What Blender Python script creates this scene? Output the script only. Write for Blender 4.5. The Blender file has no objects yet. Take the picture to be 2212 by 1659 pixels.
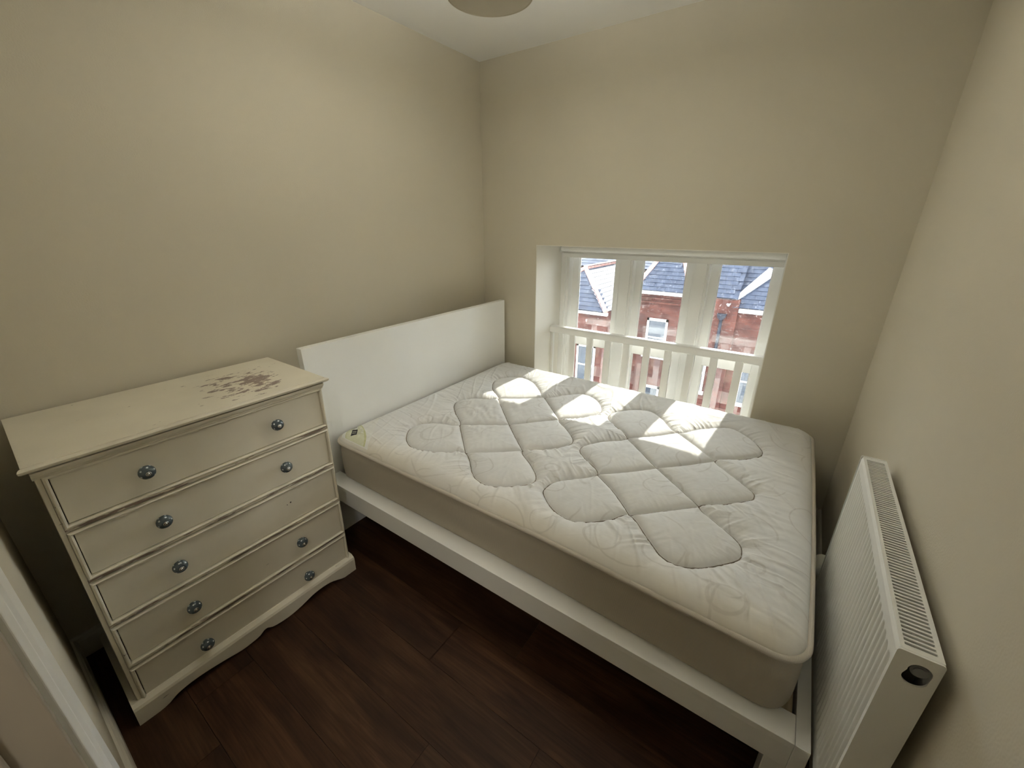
import bpy, bmesh, math, random
import numpy as np
from mathutils import Vector, Matrix
from mathutils.kdtree import KDTree

random.seed(7); RNG = np.random.RandomState(11)
sc = bpy.context.scene
COL = sc.collection

# ------------------------------------------------------------------ camera
F_PX = 880.24
yaw, pitch = 0.6102, 0.3729
fwd = Vector((-math.sin(yaw)*math.cos(pitch), math.cos(yaw)*math.cos(pitch), -math.sin(pitch)))
right = Vector((math.cos(yaw), math.sin(yaw), 0))
up = right.cross(fwd)
cd = bpy.data.cameras.new('camera'); cam = bpy.data.objects.new('camera', cd); COL.objects.link(cam)
cd.sensor_fit = 'HORIZONTAL'; cd.sensor_width = 36.0; cd.lens = F_PX*36.0/2212.0
cd.clip_start = 0.01; cd.clip_end = 300
m = Matrix.Identity(4)
for i in range(3):
    m[i][0] = right[i]; m[i][1] = up[i]; m[i][2] = -fwd[i]
m[0][3], m[1][3], m[2][3] = 1.9892, -2.4822, 1.5604
cam.matrix_world = m
sc.camera = cam

# ------------------------------------------------------------------ sky, sun, exposure
SKY_STRENGTH = 4.4
SUN_STRENGTH = 2.7
PENDANT_FILL_WATTS = 9.0
HALL_FILL_WATTS = 3.8
EXPOSURE = 1.83
wd = bpy.data.worlds.new('sky'); sc.world = wd; wd.use_nodes = True
bg = wd.node_tree.nodes['Background']
bg.inputs[0].default_value = (0.93, 0.96, 1.0, 1); bg.inputs[1].default_value = SKY_STRENGTH
sd = bpy.data.lights.new('sun', 'SUN'); sd.energy = SUN_STRENGTH; sd.angle = math.radians(0.53); sd.color = (1.0, 0.95, 0.86)
sun = bpy.data.objects.new('sun', sd); COL.objects.link(sun); sun.location = (1.6, 8, 9)
sun.rotation_euler = Vector((-0.052, -1.0, -0.700)).to_track_quat('-Z', 'Y').to_euler()
sc.view_settings.view_transform = 'Standard'; sc.view_settings.look = 'None'
sc.view_settings.gamma = 1.0; sc.view_settings.use_curve_mapping = False
sc.view_settings.exposure = EXPOSURE
cy = sc.cycles
cy.max_bounces = 7; cy.diffuse_bounces = 5; cy.glossy_bounces = 3; cy.transparent_max_bounces = 8
cy.adaptive_threshold = 0.12; cy.adaptive_min_samples = 20
cy.caustics_reflective = False; cy.caustics_refractive = False
cy.sample_clamp_indirect = 6.0
cy.use_denoising = True

# ------------------------------------------------------------------ materials
MATS = {}
def nt(name):
    mt = bpy.data.materials.new(name); mt.use_nodes = True
    MATS[name] = mt
    n = mt.node_tree.nodes; l = mt.node_tree.links
    return mt, n, l, n['Principled BSDF']
def node(n, typ, **kw):
    x = n.new(typ)
    for k, v in kw.items():
        if k in ('operation', 'blend_type', 'data_type', 'feature', 'noise_dimensions', 'attribute_name', 'bands_direction', 'wave_type', 'offset', 'squash', 'use_clamp', 'clamp'):
            setattr(x, k, v)
        else:
            x.inputs[k.replace('_', ' ')].default_value = v
    return x
def coords(n, l, scale=(1, 1, 1), src='Object', loc=(0, 0, 0)):
    tc = n.new('ShaderNodeTexCoord'); mp = n.new('ShaderNodeMapping')
    mp.inputs['Scale'].default_value = scale; mp.inputs['Location'].default_value = loc
    l.new(tc.outputs[src], mp.inputs['Vector']); return mp.outputs['Vector']
def ramp(n, l, fac, stops):
    r = n.new('ShaderNodeValToRGB'); e = r.color_ramp.elements
    while len(e) < len(stops): e.new(0.5)
    for el, (p, c) in zip(e, stops):
        el.position = p; el.color = (*c, 1) if len(c) == 3 else c
    l.new(fac, r.inputs[0]); return r.outputs[0]
def bump(n, l, b, height, strength=0.2, dist=0.002):
    bp = n.new('ShaderNodeBump'); bp.inputs['Strength'].default_value = strength; bp.inputs['Distance'].default_value = dist
    l.new(height, bp.inputs['Height']); l.new(bp.outputs[0], b.inputs['Normal'])
def g(v): return (v, v, v)

def painted(name, col, rough=0.6, var=0.06, scale=6.0, bstr=0.1, bscale=180.0, spec=0.4):
    """plain paint with faint tone variation and a fine roller / orange-peel relief"""
    mt, n, l, b = nt(name)
    v = coords(n, l)
    nz = node(n, 'ShaderNodeTexNoise', Scale=scale, Detail=1.0); l.new(v, nz.inputs['Vector'])
    lo = tuple(c*(1-var) for c in col); hi = tuple(min(1, c*(1+var)) for c in col)
    l.new(ramp(n, l, nz.outputs[0], [(0.3, lo), (0.7, hi)]), b.inputs['Base Color'])
    b.inputs['Roughness'].default_value = rough
    b.inputs['Specular IOR Level'].default_value = spec
    n2 = node(n, 'ShaderNodeTexNoise', Scale=bscale, Detail=0.0); l.new(v, n2.inputs['Vector'])
    bump(n, l, b, n2.outputs[0], bstr, 0.001)
    return mt
painted('wall_paint', (0.635, 0.58, 0.46), 0.75, 0.02, 1.5, 0.25, 220)
painted('ceiling_paint', (0.90, 0.885, 0.84), 0.8, 0.02, 1.5, 0.2, 220)
painted('reveal_paint', (0.80, 0.77, 0.69), 0.6, 0.02, 2, 0.15, 200)
painted('gloss_white', (0.88, 0.875, 0.84), 0.3, 0.03, 4, 0.08, 90)
painted('skirting_paint', (0.72, 0.68, 0.58), 0.45, 0.03, 4, 0.08, 90)
painted('bed_white', (0.90, 0.895, 0.855), 0.33, 0.015, 3, 0.03, 200)
painted('radiator_white', (0.84, 0.835, 0.79), 0.35, 0.02, 3, 0.05, 150)
painted('blind_white', (0.82, 0.81, 0.77), 0.6, 0.03, 5, 0.1, 200)
painted('lamp_fabric', (0.62, 0.56, 0.44), 0.85, 0.04, 9, 0.3, 300)
painted('lamp_diffuser', (0.60, 0.54, 0.42), 0.7, 0.03, 5, 0.1, 200)
painted('dark_slot', (0.05, 0.045, 0.04), 0.7, 0.05, 9, 0.1, 90)
painted('gap_brown', (0.06, 0.045, 0.035), 0.8, 0.1, 9, 0.1, 90)
painted('paper_white', (0.82, 0.83, 0.80), 0.6, 0.02, 9, 0.1, 60)
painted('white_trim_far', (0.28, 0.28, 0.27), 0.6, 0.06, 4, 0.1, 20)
painted('lead_grey', (0.22, 0.22, 0.225), 0.5, 0.15, 5, 0.3, 20)
painted('black_iron', (0.012, 0.014, 0.02), 0.6, 0.1, 5, 0.1, 20, 0.1)
painted('street_grey', (0.16, 0.16, 0.165), 0.9, 0.12, 2, 0.2, 20)
painted('ridge_clay', (0.26, 0.14, 0.12), 0.8, 0.15, 6, 0.2, 30)
painted('far_pane', (0.03, 0.036, 0.045), 0.15, 0.1, 3, 0.0, 20, 0.2)
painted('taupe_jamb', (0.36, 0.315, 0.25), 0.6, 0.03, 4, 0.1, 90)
painted('hall_carpet', (0.12, 0.08, 0.06), 0.95, 0.1, 40, 0.4, 300)

def metal(name, col, rough):
    mt, n, l, b = nt(name)
    b.inputs['Metallic'].default_value = 1.0
    nz = node(n, 'ShaderNodeTexNoise', Scale=60.0); l.new(coords(n, l), nz.inputs['Vector'])
    l.new(ramp(n, l, nz.outputs[0], [(0.3, tuple(c*0.85 for c in col)), (0.7, col)]), b.inputs['Base Color'])
    b.inputs['Roughness'].default_value = rough
metal('brass', (0.80, 0.58, 0.22), 0.3)
metal('chrome', (0.75, 0.74, 0.72), 0.22)

def wood_floor():
    mt, n, l, b = nt('walnut_laminate')
    oi = n.new('ShaderNodeObjectInfo')
    tc = n.new('ShaderNodeTexCoord')
    add = n.new('ShaderNodeVectorMath'); add.operation = 'ADD'
    sc_ = n.new('ShaderNodeVectorMath'); sc_.operation = 'SCALE'; sc_.inputs[0].default_value = (13.1, 7.7, 3.3)
    l.new(oi.outputs['Random'], sc_.inputs['Scale']); l.new(tc.outputs['Object'], add.inputs[0]); l.new(sc_.outputs[0], add.inputs[1])
    mp = n.new('ShaderNodeMapping'); mp.inputs['Scale'].default_value = (1.6, 14, 14); l.new(add.outputs[0], mp.inputs[0])
    nz = node(n, 'ShaderNodeTexNoise', Scale=1.3, Detail=7.0, Roughness=0.6, Distortion=0.7); l.new(mp.outputs[0], nz.inputs['Vector'])
    mp2 = n.new('ShaderNodeMapping'); mp2.inputs['Scale'].default_value = (2.2, 5.0, 5.0); l.new(add.outputs[0], mp2.inputs[0])
    n2 = node(n, 'ShaderNodeTexNoise', Scale=1.4, Detail=3.0); l.new(mp2.outputs[0], n2.inputs['Vector'])
    mp3 = n.new('ShaderNodeMapping'); mp3.inputs['Scale'].default_value = (6, 160, 160); l.new(add.outputs[0], mp3.inputs[0])
    n3 = node(n, 'ShaderNodeTexNoise', Scale=1.0, Detail=3.0); l.new(mp3.outputs[0], n3.inputs['Vector'])
    c1_ = ramp(n, l, nz.outputs[0], [(0.3, (0.034, 0.0145, 0.006)), (0.5, (0.070, 0.031, 0.0135)), (0.72, (0.11, 0.054, 0.024))])
    c2_ = ramp(n, l, n2.outputs[0], [(0.35, (0.55, 0.5, 0.48)), (0.65, (1, 1, 1))])
    c3_ = ramp(n, l, n3.outputs[0], [(0.35, (0.72, 0.7, 0.68)), (0.6, (1, 1, 1))])
    mx = n.new('ShaderNodeMixRGB'); mx.blend_type = 'MULTIPLY'; mx.inputs[0].default_value = 1; l.new(c1_, mx.inputs[1]); l.new(c2_, mx.inputs[2])
    mx3 = n.new('ShaderNodeMixRGB'); mx3.blend_type = 'MULTIPLY'; mx3.inputs[0].default_value = 1; l.new(mx.outputs[0], mx3.inputs[1]); l.new(c3_, mx3.inputs[2])
    tone = ramp(n, l, oi.outputs['Random'], [(0, (0.8, 0.8, 0.8)), (1, (1.2, 1.15, 1.1))])
    mx2 = n.new('ShaderNodeMixRGB'); mx2.blend_type = 'MULTIPLY'; mx2.inputs[0].default_value = 1; l.new(mx3.outputs[0], mx2.inputs[1]); l.new(tone, mx2.inputs[2])
    l.new(mx2.outputs[0], b.inputs['Base Color'])
    b.inputs['Roughness'].default_value = 0.55; b.inputs['Specular IOR Level'].default_value = 0.25
    bump(n, l, b, n3.outputs[0], 0.15, 0.0006)
wood_floor()

def shabby(name, chips):
    """cream chalk paint over brown wood; streaky rubbed patches"""
    mt, n, l, b = nt(name)
    v = coords(n, l)
    nz = node(n, 'ShaderNodeTexNoise', Scale=5.0, Detail=5.0); l.new(v, nz.inputs['Vector'])
    base = ramp(n, l, nz.outputs[0], [(0.3, (0.72, 0.665, 0.535)), (0.7, (0.79, 0.735, 0.60))])
    vs = coords(n, l, (55, 7, 55))
    st = node(n, 'ShaderNodeTexNoise', Scale=1.0, Detail=5.0, Roughness=0.65); l.new(vs, st.inputs['Vector'])
    mask = ramp(n, l, st.outputs[0], [(chips, (0, 0, 0)), (chips+0.03, (1, 1, 1))])
    wood = ramp(n, l, nz.outputs[0], [(0.3, (0.24, 0.18, 0.145)), (0.7, (0.33, 0.25, 0.205))])
    mx = n.new('ShaderNodeMixRGB'); l.new(mask, mx.inputs[0]); l.new(base, mx.inputs[1]); l.new(wood, mx.inputs[2])
    b.inputs['Roughness'].default_value = 0.6
    n2 = node(n, 'ShaderNodeTexNoise', Scale=1.0, Detail=3.0); l.new(coords(n, l, (160, 14, 160)), n2.inputs['Vector'])
    bump(n, l, b, n2.outputs[0], 0.12, 0.0008)
    return mt, n, l, b, mx, st, base, wood
mt, n, l, b, mx, *_ = shabby('cream_chalk_paint', 0.735); l.new(mx.outputs[0], b.inputs['Base Color'])
mt, n, l, b, mx, *_ = shabby('cream_rubbed_moulding', 0.655); l.new(mx.outputs[0], b.inputs['Base Color'])
mt, n, l, b, mx, *_ = shabby('brown_rubbed_rail', 0.50); l.new(mx.outputs[0], b.inputs['Base Color'])
# the top: a large worn area that lies towards its right-hand end
mt, n, l, b, mx, st, base, wood = shabby('cream_worn_top', 0.80)
tc = n.new('ShaderNodeTexCoord'); sep = n.new('ShaderNodeSeparateXYZ'); l.new(tc.outputs['Object'], sep.inputs[0])
def box_mask(lo, hi, soft, sock):
    a = n.new('ShaderNodeMapRange'); a.interpolation_type = 'SMOOTHSTEP'
    a.inputs[1].default_value = lo-soft; a.inputs[2].default_value = lo+soft; l.new(sock, a.inputs[0])
    c = n.new('ShaderNodeMapRange'); c.interpolation_type = 'SMOOTHSTEP'
    c.inputs[1].default_value = hi+soft; c.inputs[2].default_value = hi-soft; l.new(sock, c.inputs[0])
    mu = n.new('ShaderNodeMath'); mu.operation = 'MULTIPLY'; l.new(a.outputs[0], mu.inputs[0]); l.new(c.outputs[0], mu.inputs[1]); return mu.outputs[0]
bx_ = box_mask(-0.13, 0.20, 0.10, sep.outputs[0]); by_ = box_mask(0.06, 0.32, 0.10, sep.outputs[1])
mu = n.new('ShaderNodeMath'); mu.operation = 'MULTIPLY'; l.new(bx_, mu.inputs[0]); l.new(by_, mu.inputs[1])
ns = node(n, 'ShaderNodeTexNoise', Scale=1.0, Detail=7.0, Roughness=0.62); l.new(coords(n, l, (48, 20, 48), loc=(3.3, 1.9, 0)), ns.inputs['Vector'])
ad = n.new('ShaderNodeMath'); ad.operation = 'MULTIPLY_ADD'; l.new(mu.outputs[0], ad.inputs[0]); ad.inputs[1].default_value = 0.215; l.new(ns.outputs[0], ad.inputs[2])
wm = ramp(n, l, ad.outputs[0], [(0.70, (0, 0, 0)), (0.73, (1, 1, 1))])
m2 = n.new('ShaderNodeMixRGB'); l.new(wm, m2.inputs[0]); l.new(mx.outputs[0], m2.inputs[1]); l.new(wood, m2.inputs[2])
l.new(m2.outputs[0], b.inputs['Base Color'])

def mattress_top():
    mt, n, l, b = nt('damask_ticking')
    v = coords(n, l)
    # printed swirls: thin loops round scattered points
    dn = node(n, 'ShaderNodeTexNoise', Scale=3.2, Detail=1.0); l.new(v, dn.inputs['Vector'])
    sub = n.new('ShaderNodeVectorMath'); sub.operation = 'MULTIPLY_ADD'
    sub.inputs[1].default_value = (0.10, 0.10, 0); l.new(dn.outputs['Color'], sub.inputs[0]); l.new(v, sub.inputs[2])
    def rings(scale, rad, wid, thr, seed):
        mp = n.new('ShaderNodeMapping'); mp.inputs['Location'].default_value = (seed, seed*0.7, 0); mp.inputs['Scale'].default_value = (1, 1, 0); l.new(sub.outputs[0], mp.inputs[0])
        vo = n.new('ShaderNodeTexVoronoi'); vo.inputs['Scale'].default_value = scale; l.new(mp.outputs[0], vo.inputs['Vector'])
        s = n.new('ShaderNodeMath'); s.operation = 'SUBTRACT'; s.inputs[1].default_value = rad; l.new(vo.outputs['Distance'], s.inputs[0])
        a = n.new('ShaderNodeMath'); a.operation = 'ABSOLUTE'; l.new(s.outputs[0], a.inputs[0])
        r = ramp(n, l, a.outputs[0], [(wid*0.6, (1, 1, 1)), (wid, (0, 0, 0))])
        k = node(n, 'ShaderNodeTexNoise', Scale=5.0, Detail=1.0); l.new(mp.outputs[0], k.inputs['Vector'])
        kk = ramp(n, l, k.outputs[0], [(thr-0.03, (0, 0, 0)), (thr+0.03, (1, 1, 1))])
        mm = n.new('ShaderNodeMixRGB'); mm.blend_type = 'MULTIPLY'; mm.inputs[0].default_value = 1; l.new(r, mm.inputs[1]); l.new(kk, mm.inputs[2]); return mm.outputs[0]
    r1 = rings(4.2, 0.34, 0.016, 0.50, 1.3); r2 = rings(6.0, 0.30, 0.022, 0.54, 5.1); r3 = rings(2.8, 0.40, 0.011, 0.5, 8.7)
    s1 = n.new('ShaderNodeMixRGB'); s1.blend_type = 'LIGHTEN'; s1.inputs[0].default_value = 1; l.new(r1, s1.inputs[1]); l.new(r2, s1.inputs[2])
    s2 = n.new('ShaderNodeMixRGB'); s2.blend_type = 'LIGHTEN'; s2.inputs[0].default_value = 1; l.new(s1.outputs[0], s2.inputs[1]); l.new(r3, s2.inputs[2])
    bw = n.new('ShaderNodeMath'); bw.operation = 'MULTIPLY'; bw.inputs[1].default_value = 0.25; l.new(s2.outputs[0], bw.inputs[0])
    nz = node(n, 'ShaderNodeTexNoise', Scale=2.6, Detail=3.0); l.new(v, nz.inputs['Vector'])
    base = ramp(n, l, nz.outputs[0], [(0.35, (0.675, 0.665, 0.645)), (0.65, (0.725, 0.72, 0.70))])
    # yellowed along the near long edge and the foot corner
    sep = n.new('ShaderNodeSeparateXYZ'); l.new(v, sep.inputs[0])
    mr = n.new('ShaderNodeMapRange'); mr.inputs[1].default_value = -0.55; mr.inputs[2].default_value = -0.72; l.new(sep.outputs[1], mr.inputs[0])
    n4 = node(n, 'ShaderNodeTexNoise', Scale=5.0, Detail=2.0); l.new(v, n4.inputs['Vector'])
    st = n.new('ShaderNodeMath'); st.operation = 'MULTIPLY'; l.new(mr.outputs[0], st.inputs[0]); l.new(n4.outputs[0], st.inputs[1])
    my = n.new('ShaderNodeMixRGB'); l.new(st.outputs[0], my.inputs[0]); l.new(base, my.inputs[1]); my.inputs[2].default_value = (0.62, 0.55, 0.42, 1)
    mx = n.new('ShaderNodeMixRGB'); l.new(bw.outputs[0], mx.inputs[0]); l.new(my.outputs[0], mx.inputs[1]); mx.inputs[2].default_value = (0.36, 0.32, 0.27, 1)
    l.new(mx.outputs[0], b.inputs['Base Color'])
    b.inputs['Roughness'].default_value = 0.75; b.inputs['Specular IOR Level'].default_value = 0.25
    b.inputs['Sheen Weight'].default_value = 0.1
    n5 = node(n, 'ShaderNodeTexNoise', Scale=1.0, Detail=2.0); l.new(coords(n, l, (22, 90, 40)), n5.inputs['Vector'])
    bump(n, l, b, n5.outputs[0], 0.12, 0.003)
mattress_top()

def weave(name, col, s=500):
    mt, n, l, b = nt(name)
    v = coords(n, l)
    w = n.new('ShaderNodeTexWave'); w.inputs['Scale'].default_value = s; w.inputs['Distortion'].default_value = 1.5; l.new(v, w.inputs['Vector'])
    l.new(ramp(n, l, w.outputs[0], [(0.2, tuple(c*0.8 for c in col)), (0.8, col)]), b.inputs['Base Color'])
    b.inputs['Roughness'].default_value = 0.9; b.inputs['Specular IOR Level'].default_value = 0.15
    bump(n, l, b, w.outputs[0], 0.2, 0.0008)
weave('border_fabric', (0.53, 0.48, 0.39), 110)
weave('piping_fabric', (0.60, 0.545, 0.46), 160)
weave('label_satin', (0.80, 0.79, 0.74), 300)
weave('label_green', (0.60, 0.60, 0.34), 300)
weave('label_pale', (0.70, 0.70, 0.52), 300)
weave('label_ink', (0.06, 0.055, 0.06), 300)
weave('thread_crease_shade', (0.25, 0.21, 0.165), 200)
weave('slat_birch', (0.55, 0.45, 0.30), 20)

def knob_mat():
    mt, n, l, b = nt('dotted_ceramic')
    at = n.new('ShaderNodeAttribute'); at.attribute_name = 'dots'
    mx = n.new('ShaderNodeMixRGB'); l.new(ramp(n, l, at.outputs['Fac'], [(0.45, (0, 0, 0)), (0.55, (1, 1, 1))]), mx.inputs[0])
    nz = node(n, 'ShaderNodeTexNoise', Scale=80.0); l.new(coords(n, l), nz.inputs['Vector'])
    l.new(ramp(n, l, nz.outputs[0], [(0.3, (0.075, 0.095, 0.105)), (0.7, (0.10, 0.125, 0.135))]), mx.inputs[1]); mx.inputs[2].default_value = (0.62, 0.66, 0.66, 1)
    l.new(mx.outputs[0], b.inputs['Base Color']); b.inputs['Roughness'].default_value = 0.12
knob_mat()

def glass(name, dirt):
    """thin window glass: mirror-like at its Fresnel share, otherwise clear, with a film of dried dirt"""
    mt, n, l, b = nt(name)
    out = n['Material Output']
    tr = n.new('ShaderNodeBsdfTransparent'); tr.inputs[0].default_value = (0.93, 0.95, 0.945, 1)
    gl = n.new('ShaderNodeBsdfGlossy'); gl.inputs['Roughness'].default_value = 0.0
    fr = n.new('ShaderNodeFresnel'); fr.inputs[0].default_value = 1.5
    dbl = n.new('ShaderNodeMath'); dbl.operation = 'MULTIPLY'; dbl.inputs[1].default_value = 2.2; dbl.use_clamp = True; l.new(fr.outputs[0], dbl.inputs[0])
    m1 = n.new('ShaderNodeMixShader'); l.new(dbl.outputs[0], m1.inputs[0]); l.new(tr.outputs[0], m1.inputs[1]); l.new(gl.outputs[0], m1.inputs[2])
    df = n.new('ShaderNodeBsdfTranslucent'); df.inputs[0].default_value = (0.75, 0.75, 0.74, 1)
    v = coords(n, l)
    nz = node(n, 'ShaderNodeTexNoise', Scale=75.0, Detail=4.0, Roughness=0.7, Distortion=1.2); l.new(v, nz.inputs['Vector'])
    n2 = node(n, 'ShaderNodeTexNoise', Scale=6.0, Detail=2.0); l.new(v, n2.inputs['Vector'])
    f1 = ramp(n, l, nz.outputs[0], [(0.56, g(0.0)), (0.70, g(dirt))]); f2 = ramp(n, l, n2.outputs[0], [(0.35, g(0.25)), (0.65, g(1))])
    mm = n.new('ShaderNodeMath'); mm.operation = 'MULTIPLY'; l.new(f1, mm.inputs[0]); l.new(f2, mm.inputs[1])
    m2 = n.new('ShaderNodeMixShader'); l.new(mm.outputs[0], m2.inputs[0]); l.new(m1.outputs[0], m2.inputs[1]); l.new(df.outputs[0], m2.inputs[2])
    l.new(m2.outputs[0], out.inputs['Surface']); n.remove(b)
glass('window_glass', 0.20); glass('lower_glass', 0.06)

def brick():
    mt, n, l, b = nt('red_brick')
    tc = n.new('ShaderNodeTexCoord'); sp = n.new('ShaderNodeSeparateXYZ'); cb = n.new('ShaderNodeCombineXYZ')
    l.new(tc.outputs['Object'], sp.inputs[0])
    sm = n.new('ShaderNodeMath'); sm.operation = 'ADD'; l.new(sp.outputs[0], sm.inputs[0]); l.new(sp.outputs[1], sm.inputs[1])
    l.new(sm.outputs[0], cb.inputs[0]); l.new(sp.outputs[2], cb.inputs[1])
    br = n.new('ShaderNodeTexBrick'); br.inputs['Scale'].default_value = 1.0
    br.inputs['Brick Width'].default_value = 0.225; br.inputs['Row Height'].default_value = 0.075; br.inputs['Mortar Size'].default_value = 0.006
    br.inputs['Color1'].default_value = (0.066, 0.024, 0.019, 1); br.inputs['Color2'].default_value = (0.042, 0.017, 0.015, 1); br.inputs['Mortar'].default_value = (0.05, 0.034, 0.030, 1)
    l.new(cb.outputs[0], br.inputs['Vector'])
    nz = node(n, 'ShaderNodeTexNoise', Scale=1.6, Detail=4.0); l.new(tc.outputs['Object'], nz.inputs['Vector'])
    mx = n.new('ShaderNodeMixRGB'); mx.blend_type = 'MULTIPLY'; mx.inputs[0].default_value = 1
    l.new(br.outputs[0], mx.inputs[1]); l.new(ramp(n, l, nz.outputs[0], [(0.3, (0.6, 0.6, 0.62)), (0.65, (1.1, 1.05, 1.0))]), mx.inputs[2])
    l.new(mx.outputs[0], b.inputs['Base Color']); b.inputs['Roughness'].default_value = 0.9; b.inputs['Specular IOR Level'].default_value = 0.1
brick()
def slate():
    mt, n, l, b = nt('blue_slate')
    nz = node(n, 'ShaderNodeTexNoise', Scale=3.5, Detail=5.0); l.new(coords(n, l), nz.inputs['Vector'])
    l.new(ramp(n, l, nz.outputs[0], [(0.3, (0.009, 0.013, 0.025)), (0.7, (0.023, 0.030, 0.048))]), b.inputs['Base Color'])
    b.inputs['Roughness'].default_value = 0.5; b.inputs['Specular IOR Level'].default_value = 0.14
slate()

# ------------------------------------------------------------------ mesh helpers
class MB:
    def __init__(s): s.v = []; s.f = []; s.mi = []
    def poly(s, pts, faces, mi=0):
        o = len(s.v); s.v += [tuple(p) for p in pts]; s.f += [tuple(o+i for i in f) for f in faces]; s.mi += [mi]*len(faces); return s
    def box(s, x0, x1, y0, y1, z0, z1, mi=0):
        x0, x1 = sorted((x0, x1)); y0, y1 = sorted((y0, y1)); z0, z1 = sorted((z0, z1))
        p = [(x0,y0,z0),(x1,y0,z0),(x1,y1,z0),(x0,y1,z0),(x0,y0,z1),(x1,y0,z1),(x1,y1,z1),(x0,y1,z1)]
        return s.poly(p, [(3,2,1,0),(4,5,6,7),(0,1,5,4),(1,2,6,5),(2,3,7,6),(3,0,4,7)], mi)
    def prism(s, prof, a, b, axis, mi=0):
        """profile of 2-D points swept from a to b along an axis: x -> (y,z), y -> (x,z), z -> (x,y)"""
        def P(q, t):
            return {'x': (t, q[0], q[1]), 'y': (q[0], t, q[1]), 'z': (q[0], q[1], t)}[axis]
        k = len(prof)
        return s.poly([P(q, a) for q in prof]+[P(q, b) for q in prof],
                      [tuple(range(k)), tuple(range(2*k-1, k-1, -1))]+[(i, k+i, k+(i+1) % k, (i+1) % k) for i in range(k)], mi)
    def tube(s, pts, r, seg=10, closed=False, mi=0):
        pts = [Vector(p) for p in pts]; k = len(pts); o = len(s.v)
        rr = r if isinstance(r, (list, tuple)) else [r]*k
        for i, p in enumerate(pts):
            t = (pts[(i+1) % k]-pts[i-1]) if closed else (pts[min(i+1, k-1)]-pts[max(i-1, 0)])
            t.normalize(); a = Vector((0, 0, 1)) if abs(t.z) < 0.9 else Vector((1, 0, 0))
            u = t.cross(a).normalized(); w = t.cross(u)
            for j in range(seg):
                th = 2*math.pi*j/seg; s.v.append(tuple(p+rr[i]*(math.cos(th)*u+math.sin(th)*w)))
        for i in range(k if closed else k-1):
            for j in range(seg):
                a_, b_ = o+i*seg, o+((i+1) % k)*seg
                s.f.append((a_+j, a_+(j+1) % seg, b_+(j+1) % seg, b_+j)); s.mi.append(mi)
        if not closed:
            s.f += [tuple(o+j for j in range(seg))[::-1], tuple(o+(k-1)*seg+j for j in range(seg))]; s.mi += [mi, mi]
        return s
    def lathe(s, prof, c=(0, 0, 0), axis='z', seg=32, mi=0):
        """profile [(r, h)] turned round an axis through c"""
        o = len(s.v); k = len(prof)
        for r, h in prof:
            for j in range(seg):
                a, b_ = r*math.cos(2*math.pi*j/seg), r*math.sin(2*math.pi*j/seg)
                q = {'z': (a, b_, h), 'x': (h, a, b_), 'y': (b_, h, a)}[axis]
                s.v.append(tuple(c[i]+q[i] for i in range(3)))
        for i in range(k-1):
            for j in range(seg):
                s.f.append((o+i*seg+j, o+i*seg+(j+1) % seg, o+(i+1)*seg+(j+1) % seg, o+(i+1)*seg+j)); s.mi.append(mi)
        s.f += [tuple(o+j for j in range(seg))[::-1], tuple(o+(k-1)*seg+j for j in range(seg))]; s.mi += [mi, mi]
        return s
    def mesh(s, name, org=(0, 0, 0), warp=None):
        me = bpy.data.meshes.new(name)
        vv = [warp(p) for p in s.v] if warp else s.v
        me.from_pydata([(p[0]-org[0], p[1]-org[1], p[2]-org[2]) for p in vv], [], s.f)
        if any(s.mi): me.polygons.foreach_set('material_index', s.mi)
        me.update()
        bm = bmesh.new(); bm.from_mesh(me); bmesh.ops.recalc_face_normals(bm, faces=bm.faces); bm.to_mesh(me); bm.free()
        return me
def root_of(p): return Vector(p['org']) if p is not None and 'org' in p else Vector((0, 0, 0))
ORG = {}
def put(name, mb, mat, parent=None, org=None, bevel=0, seg=2, smooth=False, warp=None, auto=True):
    """one mesh object; coordinates given in the room frame; origin at org (parents keep theirs)"""
    po = Vector(ORG.get(parent.name, (0, 0, 0))) if parent else Vector((0, 0, 0))
    o3 = Vector(org) if org is not None else po
    me = mb.mesh(name, o3, warp) if isinstance(mb, MB) else mb
    ob = bpy.data.objects.new(name, me); COL.objects.link(ob)
    for mm in (mat if isinstance(mat, (list, tuple)) else [mat]): me.materials.append(MATS[mm])
    if parent: ob.parent = parent
    ob.location = o3-po
    ORG[ob.name] = tuple(o3)
    if smooth:
        me.polygons.foreach_set('use_smooth', [True]*len(me.polygons))
    if bevel:
        bv = ob.modifiers.new('bevel', 'BEVEL'); bv.width = bevel; bv.segments = seg; bv.limit_method = 'ANGLE'; bv.angle_limit = math.radians(35)
    return ob
def thing(name, org, label, cat, group=None):
    o = bpy.data.objects.new(name, None); COL.objects.link(o); o.location = org; o.empty_display_size = 0.1
    ORG[o.name] = tuple(org); return tag(o, label, cat, group)
def tag(o, label, cat, group=None):
    o['label'] = label; o['category'] = cat
    if group: o['group'] = group
    return o
def struct(o, label=None):
    o['kind'] = 'structure'
    if label: o['label'] = label
    return o
def sempty(name, org):
    o = bpy.data.objects.new(name, None); COL.objects.link(o); o.location = org; o.empty_display_size = 0.1
    ORG[o.name] = tuple(org); return struct(o)

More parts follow.
